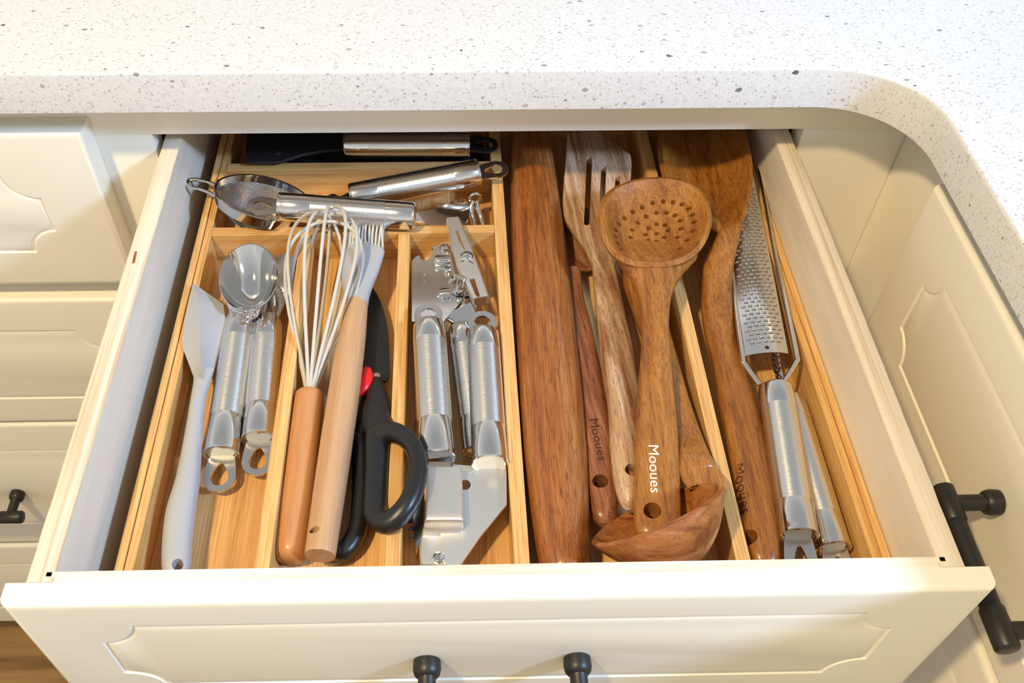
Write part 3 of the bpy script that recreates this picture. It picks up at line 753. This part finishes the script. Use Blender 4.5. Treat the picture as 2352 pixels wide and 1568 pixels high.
hp = [U(x, y, z=z) for x, y, z in ((950, 1130, -4.8), (975, 1110, -4.75), (972, 1225, -4.95), (955, 1262, -5.1), (948, 1200, -5.0))]
prism(g, hp, Vector((0, 0, -1.3)), .05); hop = g.build('hopper', polished, t)
g = G()
for i in range(6):
    for j in range(2):
        p = U(952+j*9+i*1.2, 1142+i*17, z=-5.25-j*.1); d = Vector((-1, -.6, .4)).normalized(); lathe(g, p-d*.2, p+d*.5, [(0, .1), (.7, .1)], 8)
hs = g.build('strainer_pegs', hole_dark, t); hs['kind'] = 'stuff'
g = G(); prism(g, [U(x, y, z=z) for x, y, z in ((985, 1060, -4.2), (1040, 1060, -4.2), (1042, 1078, -4.0), (982, 1078, -4.0))], Vector((0, 0, -.25)), .0); g.build('arm_socket', polished, t)

# ------------------------------------------------------------------ wooden tools
def edge_rows(lst, e=0):
    """(x left, x right, y, z centre, half height, roll)"""
    rows = []
    for r in lst:
        xa, xb, y, z, hh = r[:5]; ro = r[5] if len(r) > 5 else 0
        a, b = U(xa, y, z=z), U(xb, y, z=z); c = (a+b)/2; rows.append((*c, (b-a).length/2, hh, ro))
    return rows
def hole(o, px, py, z, r, d=Vector((0, 0, 1))):
    p = U(px, py, z=z); g = G(); lathe(g, p-d*4, p+d*4, [(0, r), (8, r)], 22); cut(o, g)

# rolling pin: axis parallel to the drawer sides
zc = RF+2.02
ax = [U(1230, 330, z=zc), U(1247, 680, z=zc), U(1273, 1047, z=zc), U(1293, 1288, z=zc)]
xc = (ax[1].x+ax[2].x)/2; yb = ax[3].y-1.2; ye = 46.0; L = ye-yb
A = Vector((ax[3].x+.02, yb, zc)); B = Vector((ax[1].x+(ax[1].x-ax[3].x)*.9, ye, zc))
g = G(); L = (B-A).length
lathe(g, A, B, [(0, .3), (.05, .9), (.25, 1.18), (.6, 1.3), (2.0, 1.48), (4.5, 1.70), (8, 1.92), (12, 2.0), (22, 2.0), (28, 1.96), (34, 1.8), (40, 1.6), (L-.3, 1.4), (L, .6)], 56)
meta(g.build('rolling_pin', acacia_pin, None, True, (A.x, A.y, RF)), 'reddish tapered wooden rolling pin right of the bamboo organizer compartments', 'rolling pin')

# spoon beside the rolling pin (dark lettering)
t = thing('wooden_spoon', 'dark reddish wooden spoon wedged along the right side of the rolling pin', 'spoon', U(1385, 1150, z=RF), 0.12)
rows = edge_rows([(1376, 1402, 1206, -5.2, .25), (1361, 1417, 1188, -5.2, .55), (1352, 1419, 1150, -5.2, .68), (1343, 1414, 1090, -5.2, .72), (1337, 1409, 1000, -5.2, .70), (1330, 1397, 930, -5.25, .66), (1320, 1378, 840, -5.3, .60), (1308, 1358, 750, -5.35, .55), (1296, 1340, 680, -5.4, .5), (1290, 1334, 620, -5.45, .4)])
g = G(); loft(g, rows, 4, 30, 2.6); h = g.build('handle', acacia_dark, t); hole(h, 1379, 1104, -4.5, .46)
c = U(1322, 540, z=-5.75); ol = [c+Vector((2.5*math.sin(2*PI*k/40)*1.0, 3.6*math.cos(2*PI*k/40), 0)) for k in range(40)]
g = G(); bowl(g, ol, c, Vector((0, 0, 1)), .6, .4, 8); g.build('bowl', acacia_dark, t)
lettering('Mooues', U(1354, 962, z=-4.5), U(1375, 1058, z=-4.5), .52, ink_dark, t, h)

# slotted turner
t = thing('slotted_turner', 'wooden slotted turner with streaky pale grain, three slots and pale edged handle', 'turner', U(1440, 1100, z=RF), 0.06)
zb = -4.6
ol = [(1307, 235), (1345, 262), (1384, 308), (1438, 346), (1450, 362), (1448, 430), (1440, 500), (1422, 560), (1412, 600), (1372, 618), (1357, 600), (1342, 568), (1318, 533), (1300, 504), (1294, 482), (1293, 455), (1296, 399), (1303, 304)]
def bent(x, y):            # the blade rises towards its tip
    return zb + 0.25*max(0, (560-y)/250)
P3 = [U(x, y, z=bent(x, y)) for x, y in ol]
g = G(); prism(g, smooth_outline(P3, 4), Vector((0, 0, -.5)), .09); bl = g.build('blade', acacia_pale, t)
g = G()
for (xa, ya, xb, yb_, w) in ((1356, 350, 1350, 495, 6.3), (1389, 371, 1383, 500, 6.3), (1422, 392, 1416, 500, 6.0)):
    o_ = []
    for k in range(9): th = PI*k/8; o_.append((xa-w*math.cos(th), ya-w*.7*math.sin(th)))
    for k in range(9): th = PI*k/8; o_.append((xb+w*math.cos(th), yb_+w*.7*math.sin(th)))
    prism(g, [U(x, y, z=-3.8) for x, y in o_], Vector((0, -.0, -2.0)))
cut(bl, g)
rows = edge_rows([(1348, 1422, 575, -4.88, .25), (1358, 1414, 607, -4.85, .36), (1364, 1422, 660, -4.7, .5), (1369, 1434, 721, -4.55, .62), (1377, 1450, 790, -4.35, .72, 12), (1384, 1462, 860, -4.15, .80, 22), (1396, 1474, 930, -4.0, .85, 30), (1402, 1478, 1000, -4.05, .85, 32), (1405, 1480, 1060, -4.1, .82, 34), (1413, 1482, 1120, -4.15, .72, 34), (1424, 1476, 1158, -4.2, .5, 34), (1438, 1464, 1174, -4.25, .2, 34)])
g = G(); loft(g, rows, 4, 30, 2.9); h = g.build('handle', acacia_pale, t)
hole(h, 1447, 1084, -3.5, .40, Vector((.45, 0, 1)).normalized())

# ladle
t = thing('ladle', 'large wooden ladle with deep rounded bowl at the drawer front', 'ladle', U(1515, 1230, z=RF), 0.0)
C = Vector((31.69, 4.55, -2.05)); nn_ = Vector((-.735, 1.30, 1)).normalized(); R_ = 3.8
mj = Vector((0, 1, 0)).cross(nn_).normalized(); mn = nn_.cross(mj).normalized()
ol = [C+mj*R_*math.cos(2*PI*k/64)+mn*R_*math.sin(2*PI*k/64) for k in range(64)]
g = G(); bowl(g, ol, C, nn_, 3.0, .32, 14, 2.4, .2); g.build('bowl', acacia_x, t)
rp_ = [p for p in ol if PR(p)[1] < 1130]; r0 = min(rp_, key=lambda p: abs(PR(p)[0]-1612)+abs(PR(p)[1]-1108)*.3)
r1 = r0-nn_*.55+(C-r0).normalized()*.25
rows = [(*(r0-nn_*.26+(r0-C).normalized()*.02), 1.0, .02, 0), (*(r0-nn_*.24+(r0-C).normalized()*.2), 1.15, .16, 0), (*U(1604, 1084, z=r0.z-.22), 1.12, .26, 0), (*U(1597, 1060, z=r0.z-.3), 1.02, .38, 0), (*U(1578, 1010, z=-3.9), .95, .5, 0), (*U(1556, 930, z=-4.3), .80, .55, 0), (*U(1532, 850, z=-4.7), .85, .6, 0), (*U(1500, 750, z=-5.0), 1.02, .62, 0), (*U(1476, 680, z=-5.2), 1.08, .62, 0), (*U(1462, 640, z=-5.3), 1.0, .6, 0), (*U(1452, 605, z=-5.4), .6, .4, 0)]
g = G(); loft(g, rows, 5, 28, 2.6); g.build('handle', acacia, t)

# skimmer
t = thing('skimmer', 'round wooden skimmer full of small holes lying on top of the other wooden tools', 'skimmer', U(1510, 1150, z=RF), 0.0)
zs = -0.7; pts = []
ctr = [(1377, 505), (1380, 468), (1398, 438), (1432, 418), (1480, 406), (1535, 404), (1578, 413), (1610, 436), (1630, 470), (1633, 508), (1622, 545), (1598, 578), (1558, 600), (1505, 607), (1452, 603), (1412, 582), (1388, 547)]
pts = smooth_outline([U(x, y, z=zs) for x, y in ctr], 4)
C = U(1507, 512, z=zs)
g = G(); bowl(g, pts, C, Vector((0, 0, 1)), 1.45, .5, 14, 2.3, .25); bw = g.build('bowl', acacia, t)
Ch = U(1508, 533, z=zs-1.35); g = G()
ZX, ZY = 1140, 280; kz = 700/2352
h1 = [(1291,595),(1369,603),(1434,625),(1487,665),(1517,714),(1531,770),(1518,835),(1482,897),(1425,955),(1355,1001),(1272,1033),(1182,1046),(1102,1042),(1030,1021),(972,987),(934,938),(918,882),(922,825),(950,767),(995,711),(1057,662),(1130,628),(1211,601)]
h2 = [(1236,700),(1314,702),(1379,725),(1419,769),(1425,828),(1401,888),(1343,941),(1268,977),(1184,987),(1111,973),(1058,936),(1037,883),(1049,823),(1093,767),(1157,723)]
h3 = [(1237,792),(1298,800),(1324,841),(1299,889),(1236,918),(1173,909),(1150,867),(1176,820),(1239,857)]
for hs_, zz in ((h1, zs-.62), (h2, zs-1.15), (h3, zs-1.4)):
    for x, y in hs_:
        p = U(ZX+x*kz, ZY+y*kz, z=zz); lathe(g, p-Vector((0, 0, 1.5)), p+Vector((0, 0, 1.2)), [(0, .185), (2.7, .185)], 12)
cut(bw, g)
rows = edge_rows([(1400, 1602, 560, -2.25, .2), (1402, 1600, 578, -2.0, .34), (1412, 1588, 594, -1.75, .46), (1424, 1577, 612, -1.55, .54), (1440, 1565, 631, -1.5, .58), (1455, 1552, 652, -1.55, .62), (1466, 1541, 682, -1.65, .62), (1472, 1536, 725, -1.85, .6), (1474, 1536, 770, -2.05, .6), (1472, 1540, 820, -2.3, .62), (1466, 1545, 884, -2.7, .66), (1461, 1554, 980, -2.8, .7), (1458, 1558, 1050, -2.9, .72), (1456, 1561, 1130, -3.0, .72), (1457, 1562, 1200, -3.1, .7), (1464, 1556, 1232, -3.15, .6), (1485, 1535, 1246, -3.18, .3)])
g = G(); loft(g, rows, 4, 36, 2.9); h = g.build('handle', acacia, t)
hole(h, 1499, 1171, -2.35, .48)
lettering('Mooues', U(1490, 1020, z=-2.1), U(1496, 1126, z=-2.1), .58, ink_white, t, h)

# serving spoon right of the divider
t = thing('serving_spoon', 'broad orange brown wooden serving spoon between the right divider and the grater', 'spoon', U(1740, 1250, z=RF), 0.0)
zr = -1.6
ol = [(1714, 300), (1727, 370), (1726, 428), (1717, 480), (1704, 516), (1690, 536), (1670, 542), (1650, 528), (1615, 505), (1565, 470), (1530, 420), (1512, 340), (1520, 260), (1555, 190), (1605, 160), (1660, 185), (1698, 240)]
pts = smooth_outline([U(x, y, z=zr-1.5*(1728-x)/210) for x, y in ol], 4)
C = sum(pts, Vector())/len(pts)
g = G(); bowl(g, pts, C, Vector((0, 0, 1)), 1.35, .36, 12, 2.2, .3); g.build('bowl', acacia, t)
rows = edge_rows([(1664, 1702, 512, -2.75, .2), (1652, 1700, 534, -2.45, .42), (1640, 1694, 560, -2.45, .52), (1618, 1685, 606, -2.85, .58), (1613, 1680, 660, -3.45, .66), (1612, 1682, 720, -4.1, .74), (1622, 1690, 780, -4.7, .78), (1636, 1706, 840, -4.9, .8), (1650, 1734, 920, -5.1, .85), (1662, 1750, 980, -5.2, .87), (1680, 1770, 1080, -5.3, .88), (1698, 1783, 1180, -5.35, .88), (1708, 1788, 1240, -5.35, .85), (1722, 1788, 1290, -5.4, .7), (1740, 1775, 1312, -5.4, .35)])
g = G(); loft(g, rows, 4, 30, 2.5); h = g.build('handle', acacia, t)
hole(h, 1722, 1229, -4.6, .44)
lettering('Mooues', U(1688, 1062, z=-4.5), U(1706, 1172, z=-4.5), .5, ink_dark, t, h)

# ------------------------------------------------------------------ grater and its neighbour
A = U(1781, 888, z=-4.1); B = U(1835, 1234, z=-4.75)
t = thing('grater', 'long flat steel grater with wire frame and tube handle beside the serving spoon', 'grater', (B.x, B.y, RF), math.atan2(-(A-B).x, (A-B).y))
gadget_handle(t, A, B, 1.1, .165, .20); hang_loop(t, B, (B-A)+Vector((0, 0, -.6)), 2.0, 3.4, dz=-.2)
zg = -3.55
bl_, br_ = U(1714, 812, z=zg), U(1813, 806, z=zg); tl_, tr_ = U(1645, 400, z=-3.85), U(1741, 394, z=-3.85)
fa = ((tl_+tr_)/2-(bl_+br_)/2); LG = fa.length*1.05; fa.normalize(); sa = (br_-bl_); WG = sa.length; sa.normalize(); na = sa.cross(fa).normalized()
if na.z < 0: na = -na
O = (bl_+br_)/2; v = []; f = []; NW = 10; NLn = 2
def gp(s_, l_, h_=0): return O+sa*s_+fa*l_+na*(h_-.9*(s_/WG)**2)
for l_ in (0, LG):
    for sg in (0, -.06):
        for i in range(NW+1): v.append(gp(-WG/2+WG*i/NW, l_, sg))
m_ = NW+1
for i in range(NW): f += [[i, i+1, 2*m_+i+1, 2*m_+i], [m_+i, 3*m_+i, 3*m_+i+1, m_+i+1]]
for a_ in (0, 2*m_): f.append([a_+i for i in range(m_)]+[a_+m_+i for i in range(m_)][::-1])
f += [[0, 2*m_, 3*m_, m_], [NW, m_+NW, 3*m_+NW, 2*m_+NW]]
g = G(); g.add(v, f); sh = g.build('grating_sheet', polished, t)
rowsN = 44; slots = []
for r_ in range(rowsN):
    n_ = 6 if r_ % 2 else 5
    for k in range(n_):
        slots.append(((k-(n_-1)/2)*.43, .95+r_*.365))
g = G()
for s_, l_ in slots:
    if l_ > LG-.4: continue
    prism(g, [gp(s_+a_, l_+b_, .3) for a_, b_ in ((-.15, -.09), (.13, -.09), (.15, .05), (.10, .10), (-.11, .10), (-.15, .05))], -na*.7)
p = gp(0, .42); lathe(g, p-na*.5, p+na*.5, [(0, .15), (1, .15)], 16)
cut(sh, g)
g = G(); v = []; f = []; NT = 6
for i in range(NT+1):
    th = PI*i/NT; x = -.15*math.cos(th); z = .10*math.sin(th)
    v += [Vector((x, -.09, z*.35)), Vector((x*1.0, .02, z*1.25+.01)), Vector((x*.85, .10, z*.2)), Vector((x*.8, .02, z*.9))]
for i in range(NT):
    for j in range(4): f.append([i*4+j, i*4+(j+1) % 4, (i+1)*4+(j+1) % 4, (i+1)*4+j])
tm = bpy.data.meshes.new('grating_tooth'); tm.from_pydata([x*S for x in v], [], f); tm.materials.append(polished)
tm.polygons.foreach_set('use_smooth', [True]*len(tm.polygons))
FI = frame_of(t).inverted()
cnt = 0
for s_, l_ in slots:
    if l_ > LG-.4 or cnt >= 290: continue
    cnt += 1
    nl = (na+sa*(1.8*s_/WG/WG)).normalized(); sl = fa.cross(nl).normalized()
    # teeth lift on the far side of each slot
    M = Matrix((sl, fa, nl)).transposed().to_4x4(); M.translation = gp(s_, l_+.0, -.01)*S
    o = bpy.data.objects.new('grating_tooth', tm); COL.objects.link(o); o.parent = t; o.matrix_local = FI @ M
for sg, pxs in ((-1, [(1745, 884, -4.0), (1712, 838, -3.85), (1706, 822, -3.8), (1690, 712, -3.8), (1679, 612, -3.9), (1655, 470, -4.1)]), (1, [(1797, 882, -4.0), (1828, 832, -3.85), (1829, 812, -3.8), (1806, 700, -3.8), (1784, 600, -3.85), (1744, 388, -3.9)])):
    g = G(); tube(g, [U(x, y, z=z) for x, y, z in pxs], .17, 12, False, 5); g.build('frame_wire', polished, t)

A = U(1812, 915, z=-5.75); B = U(1916, 1263, z=-5.75)
t = thing('citrus_zester', 'steel tube handled tool tucked under the right side of the grater handle', 'zester', (B.x, B.y, RF), math.atan2(-(A-B).x, (A-B).y))
gadget_handle(t, A, B, .98, .16, .20, brushed); hang_loop(t, B, (B-A), 1.8, 2.4)
g = G(); pts = [U(1800, 890, z=-5.7), U(1786, 850, z=-5.6), U(1781, 820, z=-5.6), U(1775, 780, z=-5.6)]
for k in range(3): loft(g, [(*p, .28, .09, 180*i/1.3+60*k) for i, p in enumerate(pts)], 8, 10, 2.5)
g.build('blade', mirror, t)

# ------------------------------------------------------------------ cross bay: strainer, two tube handled tools, tongs
t = thing('strainer', 'small round wire mesh strainer with hooked loop lying in the cross bay', 'strainer', U(600, 470, z=OF))
C = Vector((6.94, 32.87, -3.8)); nn_ = Vector((.318, .307, 1)).normalized(); R_ = 3.62
mj = Vector((0, 1, 0)).cross(nn_).normalized(); mn = nn_.cross(mj).normalized()
def rimp(th, r=1.0, d=0.0): return C+(mj*math.cos(th)+mn*math.sin(th))*R_*r-nn_*d
g = G(); N = 72; v = []; f = []
sec = [(1.0, -.06), (1.025, 0), (1.02, .12), (1.0, .15), (.975, .78), (.955, .78), (.975, .12), (.975, 0)]
for k in range(N):
    for r, d in sec: v.append(rimp(2*PI*k/N, r, d))
for k in range(N):
    for j in range(8): f.append([k*8+j, k*8+(j+1) % 8, ((k+1) % N)*8+(j+1) % 8, ((k+1) % N)*8+j])
g.add(v, f); g.build('rim', mirror, t)
g = G(); D = 2.05; step = .11
def sh_(x, y):
    q = x*x+y*y
    return C+mj*(x*R_*.96)+mn*(y*R_*.96)-nn_*(.55+D*max(0, 1-q**1.25))
nq = int(2*R_/step)
for ax_ in (0, 1):
    for i in range(1, nq):
        c_ = -1+2*i/nq; h_ = math.sqrt(1-c_*c_); M_ = 22; pts = []
        for j in range(M_+1):
            w_ = h_*math.sin(-PI/2+PI*j/M_); pts.append(sh_(c_, w_) if ax_ else sh_(w_, c_))
        k0 = len(g.v); rr = .03; vv = []; ff = []
        for p in pts: vv += [p+nn_*rr, p+(mn if not ax_ else mj)*rr, p-(mn if not ax_ else mj)*rr]
        for j in range(M_):
            for q in range(3): ff.append([j*3+q, j*3+(q+1) % 3, (j+1)*3+(q+1) % 3, (j+1)*3+q])
        g.add(vv, ff)
ms = g.build('wire_mesh', mesh_steel, t, False); ms['kind'] = 'stuff'
g = G(); hk = [(505, 458, -3.5), (488, 446, -3.2), (462, 435, -2.9), (440, 431, -2.75), (429, 423, -2.75), (432, 415, -2.8), (448, 412, -2.9), (472, 417, -3.1), (492, 424, -3.4), (502, 430, -3.5)]
tube(g, [U(x, y, z=z) for x, y, z in hk], .15, 12, False, 5); g.build('hook_loop', mirror, t)

def cross_gadget(name, label, cat, A, B, r=1.05, c0=.19, c1=.2, up=Vector((0, 0, 1)), L=2.3):
    t = thing(name, label, cat, (B.x, B.y, OF)); gadget_handle(t, A, B, r, c0, c1, brushed_x); hang_loop(t, B, B-A, 1.9, L, up=up, dz=-.1); return t
A = U(955, 497, z=-3.1); B = U(640, 474, z=-2.6)
t = cross_gadget('cake_server', 'steel tube handled server lying across the strainer in the cross bay', 'server', A, B, 1.04, .22, .24)
g = G(); ol = smooth_outline([U(x, y, z=z) for x, y, z in ((952, 490, -3.3), (975, 484, -3.7), (1005, 478, -4.2), (1040, 462, -4.6), (1068, 456, -4.7), (1078, 480, -4.8), (1070, 512, -4.8), (1035, 524, -4.8), (1000, 522, -4.5), (972, 510, -3.9), (952, 505, -3.4))], 3)
prism(g, ol, Vector((0, 0, -.12))); g.build('blade', mirror, t)
A = U(802, 452, z=-3.6); B = U(1100, 395, z=-3.2)
t = cross_gadget('vegetable_peeler', 'steel tube handled tool slanting up to the right in the cross bay', 'peeler', A, B, 1.02, .21, .2)
g = G(); a_, b_ = A, U(730, 466, z=-4.4); loft(g, [(*a_, .5, .3, 0), (*a_.lerp(b_, .3), .35, .12, 0), (*a_.lerp(b_, .6), .8, .08, 0), (*b_, .5, .08, 0)], 4, 16); g.build('blade', mirror, t)

t = thing('nut_tongs', 'small bronze reflecting steel tongs with ring top in the right corner of the cross bay', 'tongs', U(1095, 500, z=OF))
for dx in (0, 16):
    g = G(); loft(g, [(*U(1088+dx*.4, 462, z=-4.6), .16, .3, 0), (*U(1082+dx, 480, z=-5.0), .2, .32, 0), (*U(1086+dx*1.2, 505, z=-5.5), .2, .3, 0), (*U(1094+dx*1.3, 540, z=-6.0), .16, .25, 0)], 4, 14); g.build('arm', mirror, t)
p = U(1091, 455, z=-4.5); g = G(); tube(g, [p+Vector((.42*math.cos(2*PI*k/14), .1*math.cos(2*PI*k/14), .42*math.sin(2*PI*k/14))) for k in range(14)], .13, 10, True, 2); g.build('ring', mirror, t)

# back bay: knife sheath and black bladed turner
a_, b_ = U(570, 352, z=-5.0), U(1120, 366, z=-5.0)
g = G(); box(g, a_.x, 23.6, 37.6, 42.2, OF+.02, -5.25, .15)
meta(g.build('knife_sheath', black_nylon, None, True, (14, 40, OF)), 'long flat black knife sheath on the floor of the rear bay', 'sheath')
A = U(789, 333, z=-3.4); B = U(1080, 333, z=-3.4)
t = thing('black_turner', 'turner with black nylon blade and shiny tube handle lying in the rear bay', 'turner', (B.x, B.y, -5.25)); gadget_handle(t, A, B, 1.02, .2, .22, brushed_x)
hl = hang_loop(t, B, B-A, 1.9, 2.2, mat=black_nylon)
g = G(); prism(g, [U(x, y, z=-3.55) for x, y in ((566, 296), (788, 296), (788, 342), (740, 346), (690, 356), (640, 372), (570, 372), (563, 340))], Vector((0, 0, -.25)), .05); g.build('blade', black_nylon, t)
p = U(638, 349, z=-3.55); g = G(); lathe(g, p, p+Vector((0, 0, .2)), [(0, .34), (.12, .3), (.2, .05)], 18); g.build('rivet', black_rubber, t)
print('OBJS', len(bpy.data.objects))
